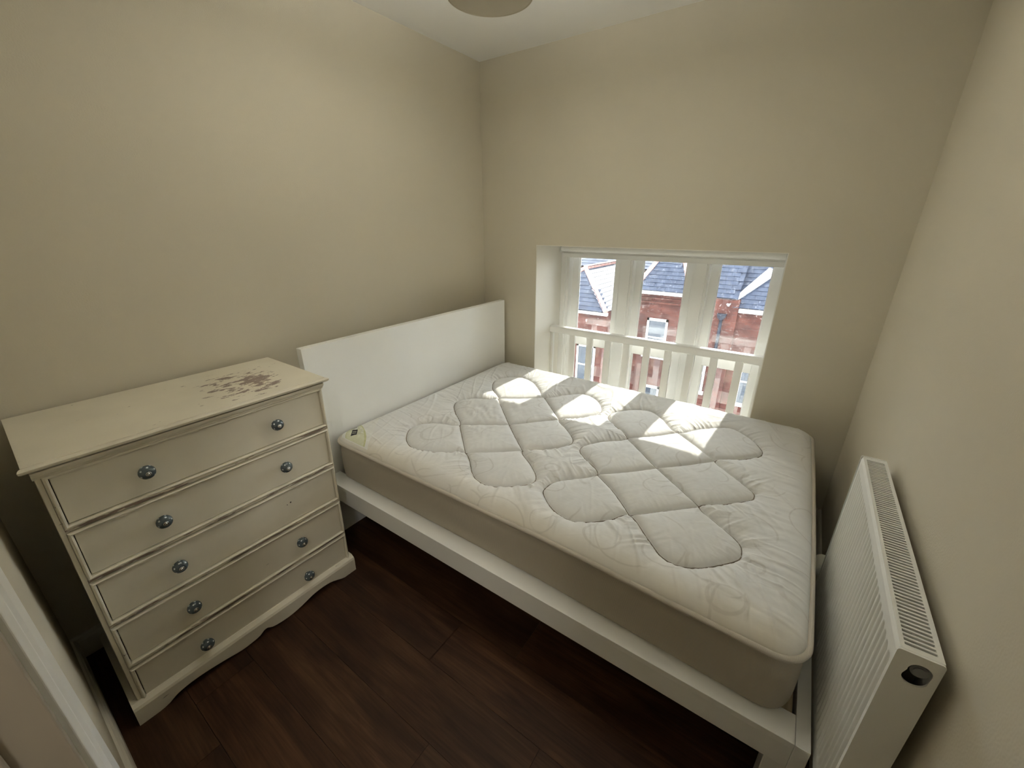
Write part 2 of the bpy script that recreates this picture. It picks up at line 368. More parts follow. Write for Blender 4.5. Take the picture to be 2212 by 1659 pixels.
# ------------------------------------------------------------------ room shell
W, H, YN = 2.3324, 2.528, -2.555          # right wall, ceiling, near wall
WT = 0.47                                  # thickness of the window wall
WL, WR, WZ, WB = 0.456, 1.9037, 1.4318, 0.20   # window opening
DL, DR, DZ = 1.25, 2.08, 2.04              # doorway beside the camera
HY = -3.75                                 # back of the landing
fl = struct(put('floor', MB().box(-0.15, 3.2, HY-0.1, 0.02, -0.12, -0.006), 'gap_brown'))
r = struct(put('ceiling', MB().box(-0.15, 3.2, HY-0.1, WT, H, H+0.1), 'ceiling_paint'))
struct(put('wall_left', MB().box(-0.12, 0, YN-0.11, WT, 0, H), 'wall_paint'))
struct(put('wall_right', MB().box(W, W+0.12, YN, WT, 0, H), 'wall_paint'))
wb = MB().box(0, WL, 0, WT, 0, H).box(WR, W, 0, WT, 0, H).box(WL, WR, 0, WT, WZ, H).box(WL, WR, 0, WT, 0, WB)
struct(put('wall_back', wb, 'wall_paint'))
wf = MB().box(0, DL, YN-0.11, YN, 0, H).box(DR, 3.1, YN-0.11, YN, 0, H).box(DL, DR, YN-0.11, YN, DZ, H)
struct(put('wall_front', wf, 'wall_paint'))
struct(put('wall_hall_left', MB().box(0.3, 0.4, HY, YN-0.11, 0, H), 'wall_paint'))
struct(put('wall_hall_right', MB().box(3.0, 3.1, HY, YN-0.11, 0, H), 'wall_paint'))
struct(put('wall_hall_back', MB().box(0.3, 3.1, HY-0.1, HY, 0, H), 'wall_paint'))

# floorboards, one by one (0.193 m wide, running from the headboard wall to the radiator wall)
PW, PL = 0.193, 1.285
pm = MB().box(-PL/2+0.0006, PL/2-0.0006, -PW/2+0.0006, PW/2-0.0006, -0.008, 0).mesh('plank')
pm.materials.append(MATS['walnut_laminate'])
joint = {0: 1.115, -1: 1.61}
k = 0
for row in range(-9, 10):
    yc = -1.785+PW*(row+0.5)
    if yc-PW/2 > -0.005 or yc+PW/2 < HY: continue
    j0 = joint.get(row, 0.35+0.41*((row*5) % 3)+0.07*((row*7) % 4))
    x = j0-PL*math.ceil(j0/PL+0.2)
    while x < 3.1:
        xa, xb = max(x, -0.05 if yc > YN-0.1 else 0.35), min(x+PL, W+0.06 if yc > YN else 3.05)
        if xb-xa > 0.06:
            if xb-xa > PL-0.01 : me = pm
            else:
                me = MB().box(-(xb-xa)/2+0.0006, (xb-xa)/2-0.0006, -PW/2+0.0006, PW/2-0.0006, -0.008, 0).mesh('plank'); me.materials.append(MATS['walnut_laminate'])
            o = bpy.data.objects.new('plank', me); COL.objects.link(o); o.parent = fl; o.location = ((xa+xb)/2, yc, 0)
        x += PL

# skirting boards
prof = [(0, 0), (0.016, 0), (0.016, 0.078), (0.012, 0.092), (0.006, 0.1), (0, 0.1)]
def skirting(name, fixed, t0, t1, axis, sign):
    mb = MB().prism([(fixed+sign*p[0], p[1]) for p in prof], t0, t1, axis); struct(put(name, mb, 'skirting_paint'))
skirting('baseboard_left', 0.0, YN, 0.0, 'y', 1)
skirting('baseboard_right', W, YN, 0.0, 'y', -1)
skirting('baseboard_back', 0.0, 0.016, W-0.016, 'x', -1)
skirting('baseboard_front', YN, 0.016, DL-0.072, 'x', 1)

# door frame beside the camera
door = sempty('door_1', ((DL+DR)/2, YN-0.055, 0))
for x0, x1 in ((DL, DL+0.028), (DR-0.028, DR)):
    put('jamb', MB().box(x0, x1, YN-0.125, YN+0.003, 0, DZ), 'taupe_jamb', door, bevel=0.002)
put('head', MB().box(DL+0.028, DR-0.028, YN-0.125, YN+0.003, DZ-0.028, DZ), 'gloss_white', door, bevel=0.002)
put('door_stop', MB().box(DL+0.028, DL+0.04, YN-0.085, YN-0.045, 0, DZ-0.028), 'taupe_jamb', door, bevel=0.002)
ap = [(0, 0), (0, 0.010), (0.010, 0.016), (0.020, 0.016), (0.026, 0.020), (0.060, 0.024), (0.068, 0.020), (0.068, 0)]
def arch(name, xe, sgn):
    mb = MB().prism([(xe+sgn*p[0], YN+p[1]) for p in ap], 0, DZ+0.06, 'z'); struct(put(name, mb, 'gloss_white', bevel=0.0015))
arch('trim_1', DL+0.006, -1); arch('trim_2', DR-0.006, 1)
struct(put('trim_3', MB().box(DL-0.062, DR+0.062, YN, YN+0.02, DZ-0.006, DZ+0.062), 'gloss_white', bevel=0.003))

# ------------------------------------------------------------------ window
win = sempty('window_1', ((WL+WR)/2, 0.42, WB))
put('reveal', MB().box(WL, WL+0.004, 0.0, WT-0.02, WB, WZ-0.004), 'reveal_paint', win)
put('reveal', MB().box(WR-0.004, WR, 0.0, WT-0.02, WB, WZ-0.004), 'reveal_paint', win)
put('reveal', MB().box(WL, WR, 0.0, WT-0.02, WZ-0.004, WZ), 'reveal_paint', win)
put('sill_board', MB().box(WL+0.004, WR-0.004, -0.02, 0.39, WB, WB+0.025), 'gloss_white', win, bevel=0.005)
FY = 0.37                                   # room side of the box frame
GX = [(0.574, 0.862), (1.060, 1.348), (1.545, 1.833)]   # glass of the three sashes
ST = 0.052
put('jamb', MB().box(WL+0.004, GX[0][0]-ST, FY, 0.47, WB+0.025, WZ-0.004).box(WL+0.004, GX[0][0]-ST-0.022, FY-0.012, FY, WB+0.025, WZ-0.004), 'gloss_white', win, bevel=0.002)
put('jamb', MB().box(GX[2][1]+ST, WR-0.004, FY, 0.47, WB+0.025, WZ-0.004), 'gloss_white', win, bevel=0.002)
for i in (0, 1):
    a, b_ = GX[i][1]+ST, GX[i+1][0]-ST
    put('mullion', MB().box(a, b_, FY, 0.47, WB+0.025, WZ-0.004).box(a+0.012, b_-0.012, FY-0.012, FY, WB+0.025, WZ-0.004), 'gloss_white', win, bevel=0.003)
put('head', MB().box(WL+0.004, WR-0.004, FY-0.005, 0.47, 1.412, WZ-0.004), 'gloss_white', win, bevel=0.002)
put('cill', MB().box(WL+0.004, WR-0.004, 0.36, 0.56, WB-0.01, WB+0.05), 'gloss_white', win, bevel=0.004)
for (a, b_) in GX:
    def sash(name, y0, y1, z0, z1, bot, top):
        mb = MB().box(a-ST+0.002, a, y0, y1, z0, z1).box(b_, b_+ST-0.002, y0, y1, z0, z1).box(a, b_, y0, y1, z0, z0+bot).box(a, b_, y0, y1, z1-top, z1)
        # glazing bevels
        gy = (y0+y1)/2
        for x0, s in ((a, 1), (b_, -1)):
            mb.prism([(x0, y0+0.004), (x0+s*0.008, gy), (x0, gy)], z0+bot, z1-top, 'z')
        mb.prism([(y0+0.004, z1-top), (gy, z1-top), (gy, z1-top-0.008)], a, b_, 'x')
        mb.prism([(y0+0.004, z0+bot), (gy, z0+bot+0.008), (gy, z0+bot)], a, b_, 'x')
        so = put(name, mb, 'gloss_white', win, bevel=0.0015)
        put('glass', MB().box(a-0.003, b_+0.003, gy+0.001, gy+0.004, z0+bot-0.003, z1-top+0.003), 'window_glass' if name == 'upper_sash' else 'lower_glass', so)
        return so
    sash('upper_sash', 0.425, 0.462, 0.700, 1.428, 0.040, 0.016)
    ls = sash('lower_sash', 0.380, 0.418, WB+0.05, 0.742, 0.075, 0.062)
    cx = (a+b_)/2
    fm = MB().box(cx-0.025, cx+0.025, 0.384, 0.414, 0.742, 0.746).box(cx-0.006, cx+0.006, 0.390, 0.425, 0.746, 0.754)
    fm.tube([(cx, 0.400, 0.752), (cx+0.02, 0.392, 0.755), (cx+0.045, 0.386, 0.757)], [0.005, 0.004, 0.006], 8)
    put('fastener', fm, 'brass', ls, bevel=0.001)
cord = MB().tube([(0.752, 0.378, 0.748), (0.75, 0.374, 0.72), (0.745, 0.374, 0.69), (0.741, 0.375, 0.645)], 0.0022, 6)
put('sash_cord', cord, 'paper_white', win)
cord = MB().tube([(1.34+0.03*t, 0.372-0.01*math.sin(t*3), 0.79-0.05*(t-0.5)**2+0.03*t) for t in np.linspace(0, 1, 9)], 0.002, 6)
put('sash_cord', cord, 'paper_white', win)

# guard rail across the window
gr = thing('window_guard_rail', (1.18, 0.245, WB+0.025), 'white painted wooden guard rail with flat balusters across the low window', 'guard rail')
pr = [(0.214, 0.790), (0.219, 0.786), (0.271, 0.786), (0.276, 0.790)]
for cx_, a0 in ((0.263, 0), (0.227, 90)):
    pr += [(cx_+0.013*math.cos(math.radians(a0+t)), 0.823+0.013*math.sin(math.radians(a0+t))) for t in range(0, 91, 15)]
put('handrail', MB().prism(pr, WL+0.004, WR-0.004, 'x'), 'gloss_white', gr, bevel=0.001)
bal = MB().box(-0.0225, 0.0225, 0.236, 0.256, WB+0.025, 0.80)
for i in range(9):
    put('baluster', MB().box(0.621+0.1413*i, 0.666+0.1413*i, 0.236, 0.256, WB+0.025, 0.798), 'gloss_white', gr, bevel=0.0015)
put('end_post', MB().box(WL+0.004, WL+0.024, 0.236, 0.256, WB+0.025, 0.798), 'gloss_white', gr, bevel=0.0015)
put('end_post', MB().box(1.878, WR-0.004, 0.236, 0.256, WB+0.025, 0.798), 'gloss_white', gr, bevel=0.0015)

# roller blind, wound up
rb = thing('roller_blind', (1.17, 0.34, 1.335), 'white roller blind wound up at the top of the window', 'blind')
put('roller', MB().lathe([(0.0215, WL+0.02), (0.0215, WR-0.02)], (0, 0.335, 1.398), 'x', 28), 'blind_white', rb, smooth=False)
put('fabric', MB().box(WL+0.022, WR-0.022, 0.354, 0.3555, 1.345, 1.40), 'blind_white', rb)
put('bottom_bar', MB().box(WL+0.022, WR-0.022, 0.350, 0.358, 1.334, 1.366), 'blind_white', rb, bevel=0.002)
for x in (WL+0.012, WR-0.012):
    put('bracket', MB().box(x-0.003, x+0.003, 0.312, 0.362, 1.372, 1.427), 'blind_white', rb, bevel=0.002)

# ------------------------------------------------------------------ bed frame
BO = (1.20, -0.80, 0.0); BR = 0.0045
def bw(p):      # the bed stands a quarter of a degree askew
    c, s = math.cos(BR), math.sin(BR); return (c*p[0]-s*p[1], s*p[0]+c*p[1], p[2])
bed = thing('double_bed_frame', BO, 'white low bed frame with plain panel headboard under the mattress', 'bed')
HX, HT = 0.207, 0.040; BY0, BY1, FX = -0.0311, -1.590, 2.2368; RT = 0.363
put('headboard', MB().box(HX-HT, HX, BY1, BY0, 0.0, 1.041), 'bed_white', bed, bevel=0.0015, warp=bw)
for yo, yi in ((BY1, BY1+0.081), (BY0, BY0-0.081)):
    s = 1 if yi > yo else -1
    put('side_rail', MB().box(HX, 2.204, yo, yi, RT-0.020, RT).box(HX, 2.204, yo+s*0.003, yo+s*0.022, 0.263, RT-0.020).box(HX, 2.204, yi-s*0.018, yi, 0.263, RT-0.020), 'bed_white', bed, bevel=0.0012, warp=bw)
put('foot_rail', MB().box(2.2046, FX, BY1, BY0, 0.262, RT), 'bed_white', bed, bevel=0.0015, warp=bw)
for y0, y1 in ((BY1+0.012, BY1+0.07), (BY0-0.07, BY0-0.012)):
    put('leg', MB().box(2.157, FX-0.006, y0, y1, 0.0, 0.262), 'bed_white', bed, bevel=0.0015, warp=bw)
put('centre_beam', MB().box(HX, 2.2, -0.83, -0.79, 0.27, 0.312), 'chrome', bed, warp=bw)
for i in range(15):
    x = 0.28+i*0.132
    put('slat', MB().box(x, x+0.07, BY1+0.085, BY0-0.085, 0.335, 0.347), 'slat_birch', bed, warp=bw)

# ------------------------------------------------------------------ mattress
QA_OUT = [(0.625,-0.676),(0.504,-0.571),(0.424,-0.45),(0.452,-0.357),(0.539,-0.297),(0.649,-0.323),(0.758,-0.414),(0.848,-0.503),(0.933,-0.396),(1.015,-0.323),(1.117,-0.351),(1.196,-0.448),(1.203,-0.53),(1.142,-0.633),(1.065,-0.715),(1.155,-0.793),(1.225,-0.868),(1.229,-0.934),(1.165,-1.023),(1.082,-1.097),(1.177,-1.176),(1.242,-1.238),(1.25,-1.291),(1.191,-1.356),(1.126,-1.399),(1.061,-1.399),(1.005,-1.369),(0.875,-1.263),(0.784,-1.32),(0.691,-1.364),(0.612,-1.364),(0.54,-1.322),(0.484,-1.249),(0.495,-1.18),(0.555,-1.127),(0.666,-1.069),(0.543,-0.967),(0.474,-0.903),(0.449,-0.835),(0.511,-0.756)]
QA_IN = [[(0.625,-0.676),(0.74,-0.597),(0.848,-0.503)],[(0.666,-1.069),(0.767,-1.001),(0.88,-0.919),(0.965,-0.824),(1.065,-0.715)],[(0.875,-1.263),(0.982,-1.184),(1.082,-1.097)],[(0.625,-0.676),(0.746,-0.793),(0.88,-0.919),(0.987,-1.015),(1.082,-1.097)],[(0.848,-0.503),(0.961,-0.612),(1.065,-0.715)],[(0.666,-1.069),(0.782,-1.177),(0.875,-1.263)]]
QB_OUT = [(1.437,-0.701),(1.29,-0.564),(1.264,-0.494),(1.292,-0.429),(1.366,-0.355),(1.447,-0.336),(1.528,-0.398),(1.626,-0.503),(1.705,-0.405),(1.799,-0.318),(1.869,-0.308),(1.954,-0.382),(1.995,-0.454),(1.997,-0.505),(1.972,-0.549),(1.91,-0.612),(1.835,-0.682),(1.949,-0.795),(1.999,-0.839),(2.007,-0.87),(1.996,-0.903),(1.922,-0.983),(1.846,-1.054),(1.932,-1.128),(1.993,-1.176),(2.008,-1.218),(2.003,-1.261),(1.949,-1.328),(1.902,-1.37),(1.851,-1.392),(1.801,-1.383),(1.741,-1.33),(1.65,-1.251),(1.599,-1.314),(1.537,-1.374),(1.474,-1.399),(1.4,-1.379),(1.329,-1.322),(1.315,-1.278),(1.334,-1.216),(1.446,-1.078),(1.346,-0.989),(1.3,-0.943),(1.296,-0.894),(1.351,-0.808)]
QB_IN = [[(1.437,-0.701),(1.533,-0.615),(1.626,-0.503)],[(1.446,-1.078),(1.543,-0.99),(1.639,-0.886),(1.738,-0.788),(1.835,-0.682)],[(1.65,-1.251),(1.749,-1.153),(1.846,-1.054)],[(1.437,-0.701),(1.543,-0.797),(1.639,-0.886),(1.744,-0.971),(1.846,-1.054)],[(1.626,-0.503),(1.735,-0.592),(1.835,-0.682)],[(1.446,-1.078),(1.549,-1.153),(1.65,-1.251)]]
def catmull(pts, closed, step=0.004):
    P = np.array(pts, float); k = len(P); out = []
    for i in range(k if closed else k-1):
        p0 = P[i-1] if (closed or i > 0) else P[i]; p1 = P[i]; p2 = P[(i+1) % k]; p3 = P[(i+2) % k] if (closed or i+2 < k) else P[i+1]
        m_ = max(2, int(np.hypot(*(p2-p1))/step))
        for t in np.arange(m_)/m_:
            out.append(0.5*((2*p1)+(-p0+p2)*t+(2*p0-5*p1+4*p2-p3)*t*t+(-p0+3*p1-3*p2+p3)*t**3))
    if not closed: out.append(P[-1])
    return np.array(out)
stitch = []; arc = []; acc = 0.0
for pts, cl in [(QA_OUT, True), (QB_OUT, True)]+[(p, False) for p in QA_IN+QB_IN]:
    c_ = catmull(pts, cl); L_ = np.concatenate([[0], np.cumsum(np.hypot(*np.diff(c_, axis=0).T))])
    stitch.append(c_); arc.append(L_+acc); acc += L_[-1]+1.0
S_P = np.concatenate(stitch); S_A = np.concatenate(arc)
kd = KDTree(len(S_P))
for i, p in enumerate(S_P): kd.insert((p[0], p[1], 0), i)
kd.balance()
polyA, polyB = stitch[0][::4], stitch[1][::4]
def inside(px, py, poly):
    r_ = np.zeros(px.shape, bool); j = len(poly)-1
    for i in range(len(poly)):
        xi, yi = poly[i]; xj, yj = poly[j]
        c_ = ((yi > py) != (yj > py)) & (px < (xj-xi)*(py-yi)/(yj-yi+1e-12)+xi); r_ ^= c_; j = i
    return r_
def vnoise(x, y, seed):
    rs = np.random.RandomState(seed).rand(64, 64)
    xi = np.floor(x).astype(int); yi = np.floor(y).astype(int); fx = x-xi; fy = y-yi
    fx = fx*fx*(3-2*fx); fy = fy*fy*(3-2*fy); a = rs[xi % 64, yi % 64]; b_ = rs[(xi+1) % 64, yi % 64]; c_ = rs[xi % 64, (yi+1) % 64]; d_ = rs[(xi+1) % 64, (yi+1) % 64]
    return ((a*(1-fx)+b_*fx)*(1-fy)+(c_*(1-fx)+d_*fx)*fy)*2-1
MX0, MX1, MY0, MY1 = 0.238, 2.188, -1.522, -0.082
def edges(x, y):
    """the four sides are a little wavy"""
    yf = MY0-0.004*np.cos((x-0.3)*3.3)-0.012*np.clip((x-1.4)/0.75, 0, 1)**1.5
    yb = MY1+0.016*np.cos((x-0.75)*1.75)-0.006
    xr = MX1+0.008*np.sin((-y)*2.2-0.6); xl = MX0+0.0*y
    return yf, yb, xl, xr
def edge_dist(x, y, rad):
    """signed distance (positive inside) to the rounded outline"""
    yf, yb, xl, xr = edges(x, y)
    cx, cy_ = (xl+xr)/2, (yf+yb)/2; hx, hy = (xr-xl)/2, (yb-yf)/2
    qx, qy = np.abs(x-cx)-hx+rad, np.abs(y-cy_)-hy+rad
    return -(np.minimum(np.maximum(qx, qy), 0)+np.hypot(np.maximum(qx, 0), np.maximum(qy, 0))-rad)
RAD = 0.075; ZP = 0.562
def top_height(x, y):
    x = np.asarray(x, float); y = np.asarray(y, float)
    d = np.empty(x.shape); s = np.empty(x.shape)
    df, sf = d.ravel(), s.ravel()
    for i, (a, b_) in enumerate(zip(x.ravel(), y.ravel())):
        _, ix, dist = kd.find((a, b_, 0)); df[i] = dist; sf[i] = S_A[ix]
    d = df.reshape(x.shape); s = sf.reshape(x.shape)
    ins = inside(x, y, polyA) | inside(x, y, polyB)
    e = np.clip(edge_dist(x, y, RAD), 0, None)
    t = np.clip(e/0.075, 0, 1); roll = np.sqrt(np.clip(1-(1-t)**2, 0, 1))
    puff = np.where(ins, 0.014*(1-np.exp(-d/0.0060))+0.012*(1-np.exp(-d/0.035)), 0.012*(1-np.exp(-d/0.0060))+0.016*(1-np.exp(-d/0.040)))
    rdg = lambda nz, k: np.clip(1-np.abs(nz)*k, 0, 1)
    gth = (rdg(vnoise(s/0.024, d/0.35, 3), 2.2)-0.45+0.5*vnoise(s/0.010, d/0.2, 4))*np.exp(-d/0.060)*(1-np.exp(-d/0.008))
    gth *= np.where(ins, 0.0012, 0.0062)
    # pulled creases towards the edges, and loose crumples
    lng = ((y < -1.22) | (y > -0.32))*1.0; sht = ((x > 1.93) | (x < 0.52))*1.0
    cre = np.exp(-e/0.13)*(lng*(0.0042*rdg(vnoise((x+0.35*y)/0.060, y/0.45, 5), 5)+0.0022*vnoise((x-0.2*y)/0.022, y/0.16, 15))
                           +sht*(0.0036*rdg(vnoise((y+0.15*x)/0.045, x/0.40, 6), 5)+0.0020*vnoise(y/0.020, x/0.15, 16)))
    u, w = (x+0.55*y), (y-0.55*x)
    loose = 0.0042*rdg(vnoise(u/0.075+0.8*vnoise(x/0.2, y/0.2, 8), w/0.55, 7), 7)*np.clip(vnoise(x/0.30, y/0.30, 9)+0.35, 0, 1)
    loose += 0.0030*rdg(vnoise(w/0.060+0.6*vnoise(x/0.25, y/0.25, 18), u/0.45, 17), 8)*np.clip(vnoise(x/0.26, y/0.26, 19)+0.15, 0, 1)
    crum = 0.0042*vnoise(u/0.022, w/0.05, 12)*np.exp(-(((x-0.72)/0.14)**2+((y+0.93)/0.22)**2))
    return ZP+roll*(0.008+puff)+t*(gth+1.3*cre+np.where(ins, 0.45, 1.0)*(1-np.exp(-d/0.02))*loose+1.2*crum*(1-np.exp(-d/0.02)))+0.0007*vnoise(x/0.012, y/0.03, 10)*t
GN = 0.0034
gx = np.arange(MX0-0.004, MX1+0.014, GN); gy = np.arange(MY0-0.02, MY1+0.018, GN)
X, Y = np.meshgrid(gx, gy, indexing='ij')
# points beyond the outline slide back onto it
for _ in range(3):
    e = edge_dist(X, Y, RAD); h_ = 1e-4
    ex = (edge_dist(X+h_, Y, RAD)-e)/h_; ey = (edge_dist(X, Y+h_, RAD)-e)/h_
    nn = np.hypot(ex, ey)+1e-9; k_ = np.where(e < 0, -e, 0)
    X = X+ex/nn*k_; Y = Y+ey/nn*k_
Z = top_height(X, Y)
MO = (1.213, -0.802, 0.366)
matt = thing('mattress', MO, 'cream quilted double mattress with diamond stitching on the white bed frame', 'mattress')
nx, ny = X.shape
me = bpy.data.meshes.new('quilted_top')
vv = np.stack([X-MO[0], Y-MO[1], Z-MO[2]], -1).reshape(-1, 3)
ii = np.arange(nx*ny).reshape(nx, ny)
ff = np.stack([ii[:-1, :-1], ii[1:, :-1], ii[1:, 1:], ii[:-1, 1:]], -1).reshape(-1, 4)
P4 = vv[ff]; ar = np.linalg.norm(np.cross(P4[:, 2]-P4[:, 0], P4[:, 3]-P4[:, 1]), axis=1); ff = ff[ar > 1e-8]
used_ = np.unique(ff); remap = np.full(nx*ny, -1); remap[used_] = np.arange(len(used_)); vv = vv[used_]; ff = remap[ff]
me.vertices.add(len(vv)); me.vertices.foreach_set('co', vv.ravel())
me.loops.add(ff.size); me.loops.foreach_set('vertex_index', ff.ravel().astype(np.int32))
me.polygons.add(len(ff)); me.polygons.foreach_set('loop_start', np.arange(0, ff.size, 4, dtype=np.int32))
me.update(calc_edges=True); me.validate()
put('quilted_top', me, 'damask_ticking', matt, smooth=True)
# outline ring for borders and piping
ring = []
for th in np.linspace(0, 2*math.pi, 480, endpoint=False):
    c0, s0 = math.cos(th), math.sin(th); lo, hi = 0.0, 1.8
    for _ in range(30):
        mid = (lo+hi)/2
        if edge_dist(np.array(1.213+c0*mid), np.array(-0.802+s0*mid), RAD) > 0: lo = mid
        else: hi = mid
    ring.append((1.213+c0*lo, -0.802+s0*lo))
ring = np.array(ring)
d_ = np.concatenate([[0], np.cumsum(np.hypot(*np.diff(np.vstack([ring, ring[:1]]), axis=0).T))])
q_ = np.linspace(0, d_[-1], 640, endpoint=False)
ring = np.stack([np.interp(q_, d_, np.append(ring[:, 0], ring[0, 0])), np.interp(q_, d_, np.append(ring[:, 1], ring[0, 1]))], 1)
nrm = np.roll(ring, -1, 0)-np.roll(ring, 1, 0); nrm = np.stack([nrm[:, 1], -nrm[:, 0]], 1)/np.linalg.norm(nrm, axis=1)[:, None]
sag = 0.0025*np.array([vnoise(np.array(q/0.35), np.array(0.0), 21) for q in q_])
def ring_at(off, z): return [(p[0]+n_[0]*off, p[1]+n_[1]*off, z+s_) for p, n_, s_ in zip(ring, nrm, sag)]
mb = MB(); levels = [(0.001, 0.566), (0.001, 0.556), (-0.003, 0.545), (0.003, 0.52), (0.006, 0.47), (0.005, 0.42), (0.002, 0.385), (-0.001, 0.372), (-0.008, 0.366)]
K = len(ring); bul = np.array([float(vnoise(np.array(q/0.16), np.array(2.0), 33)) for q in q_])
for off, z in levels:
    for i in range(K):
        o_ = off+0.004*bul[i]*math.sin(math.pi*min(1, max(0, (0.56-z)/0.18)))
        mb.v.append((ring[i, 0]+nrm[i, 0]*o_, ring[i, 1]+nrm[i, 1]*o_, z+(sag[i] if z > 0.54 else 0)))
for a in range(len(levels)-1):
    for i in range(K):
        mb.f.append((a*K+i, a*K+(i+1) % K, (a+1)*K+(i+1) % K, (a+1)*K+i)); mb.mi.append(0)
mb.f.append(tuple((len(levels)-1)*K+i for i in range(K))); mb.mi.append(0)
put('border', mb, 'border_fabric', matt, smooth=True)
put('piping', MB().tube(ring_at(0.003, 0.5635), 0.0088, 10, True), 'piping_fabric', matt, smooth=True)
# the quilting thread in its groove, coloured dark to paint the crease shade too
for c_, cl in zip(stitch, [True, True]+[False]*12):
    q = c_[::2]; zz_ = top_height(q[:, 0], q[:, 1])
    put('stitching', MB().tube([(p[0], p[1], float(z)+0.0040) for p, z in zip(q, zz_)], 0.0021, 6, cl), 'thread_crease_shade', matt, smooth=True)
# corner label, lying on the ticking
def drape(poly, lift, res=0.006):
    """fill a small outline with a patch that follows the mattress top"""
    P = np.array(poly); bm = bmesh.new()
    vs = [bm.verts.new((p[0], p[1], 0)) for p in P]; bm.faces.new(vs)
    bmesh.ops.triangulate(bm, faces=bm.faces)
    for _ in range(5):
        es = [e for e in bm.edges if e.calc_length() > res*2]
        if not es: break
        bmesh.ops.subdivide_edges(bm, edges=es, cuts=1); bmesh.ops.triangulate(bm, faces=bm.faces)
    bm.verts.ensure_lookup_table(); zz = top_height([v.co.x for v in bm.verts], [v.co.y for v in bm.verts])
    mb = MB(); mb.v = [(v.co.x, v.co.y, float(z)+lift) for v, z in zip(bm.verts, zz)]
    for i, v in enumerate(bm.verts): v.index = i
    mb.f = [tuple(v.index for v in f_.verts) for f_ in bm.faces]; mb.mi = [0]*len(mb.f); bm.free(); return mb
lab = put('corner_label', drape([(0.488, -1.512), (0.245, -1.235), (0.242, -1.38), (0.243, -1.455), (0.262, -1.492), (0.29, -1.508), (0.34, -1.512)], 0.0012), 'label_satin', matt, smooth=True)
oc = [(0.315,-1.508),(0.286,-1.483),(0.258,-1.446),(0.248,-1.415),(0.256,-1.395),(0.272,-1.388),(0.318,-1.403),(0.384,-1.438),(0.430,-1.473),(0.462,-1.508)]
ocs = [tuple(p) for p in catmull(oc, False, 0.006)]
put('label_oval', drape(ocs, 0.0018), 'label_pale', lab, smooth=True)
cen = np.array([0.36, -1.48]); band = ocs+[tuple(np.array(p)+(cen-np.array(p))/np.hypot(*(cen-np.array(p)))*(0.004+0.009*i/len(ocs))) for i, p in list(enumerate(ocs))[::-1]]
put('label_border', drape(band, 0.0024), 'label_green', lab, smooth=True)
put('label_card', drape([(0.2649,-1.4251),(0.275,-1.4031),(0.3035,-1.4325),(0.2916,-1.4505)], 0.0026), 'paper_white', lab)
put('label_block', drape([(0.2926,-1.4505),(0.3098,-1.4315),(0.3454,-1.4648),(0.3303,-1.4888)], 0.0026), 'label_ink', lab)
e1 = np.array([0.0286, -0.0294]); e2 = np.array([0.0110, 0.0190]); o_ = np.array([0.2649, -1.4251])
def lp(u, v_): return tuple(o_+e1*u+e2*v_)
glyph = drape([lp(.35,.3),lp(.60,.3),lp(.60,.75),lp(.35,.75)], 0.0032)
g2 = drape([lp(.28,.16),lp(.68,.16),lp(.68,.34),lp(.28,.34)], 0.0034)
o2 = len(glyph.v); glyph.v += g2.v; glyph.f += [tuple(i+o2 for i in f_) for f_ in g2.f]; glyph.mi += g2.mi
g3 = drape([lp(.40,.72),lp(.58,.72),lp(.70,.9),lp(.28,.9)], 0.0034)
o2 = len(glyph.v); glyph.v += g3.v; glyph.f += [tuple(i+o2 for i in f_) for f_ in g3.f]; glyph.mi += g3.mi
put('label_emblem', glyph, 'label_ink', lab)
for a in (0.30, 0.55):
    b0 = np.array([0.2926, -1.4505]); f1 = np.array([0.0375, -0.0385]); f2 = np.array([0.0172, 0.0190])
    q = [tuple(b0+f1*u+f2*v_) for u, v_ in ((a, .15), (a+.07, .15), (a+.07, .85), (a, .85))]
    put('label_line', drape(q, 0.0032), 'label_pale', lab)
# turned seam of fabric at the foot end
mb = MB().box(2.192, 2.197, -1.30, -0.60, 0.50, 0.558)
put('seam_flap', mb, 'border_fabric', matt, bevel=0.002)

# ------------------------------------------------------------------ chest of drawers
DO = (0.26, -2.065, 0.0); DRT = -0.0186
def dw(p):
    x, y, z = p; y = y+0.018*(z-0.49)            # the old chest has racked a little to one side
    c, s = math.cos(DRT), math.sin(DRT); return (c*x-s*(y+2), s*x+c*(y+2)-2, z)
chest = thing('chest_of_drawers', DO, 'cream chalk-painted chest of five drawers with worn top against the left wall', 'chest of drawers')
CY0, CY1, CX0, CX1 = -2.460, -1.668, 0.030, 0.470
DY0, DY1 = -2.436, -1.683
tp = [(0.020, 0.966), (0.470, 0.966), (0.476, 0.970), (0.490, 0.972), (0.499, 0.977), (0.502, 0.984), (0.497, 0.988), (0.4880, 0.9885), (0.4868, 0.9855), (0.4840, 0.9855), (0.4828, 0.989), (0.020, 0.989)]
mb = MB()
K = len(tp)
def ty(xx, side):
    ov = max(0.0, xx-0.470)*0.45
    return (-1.661+ov*1.0) if side else (-2.468-ov*1.0)
mb.poly([(p[0], ty(p[0], 0), p[1]) for p in tp]+[(p[0], ty(p[0], 1), p[1]) for p in tp],
        [tuple(range(K)), tuple(range(2*K-1, K-1, -1))]+[(i, K+i, K+(i+1) % K, (i+1) % K) for i in range(K)])
put('top', mb, 'cream_worn_top', chest, org=None, warp=dw, bevel=0.0008)
put('cornice', MB().prism([(0.40, 0.942), (0.472, 0.942), (0.474, 0.948), (0.480, 0.953), (0.484, 0.960), (0.484, 0.966), (0.40, 0.966)], CY0-0.004, CY1+0.004, 'y'), 'cream_rubbed_moulding', chest, warp=dw)
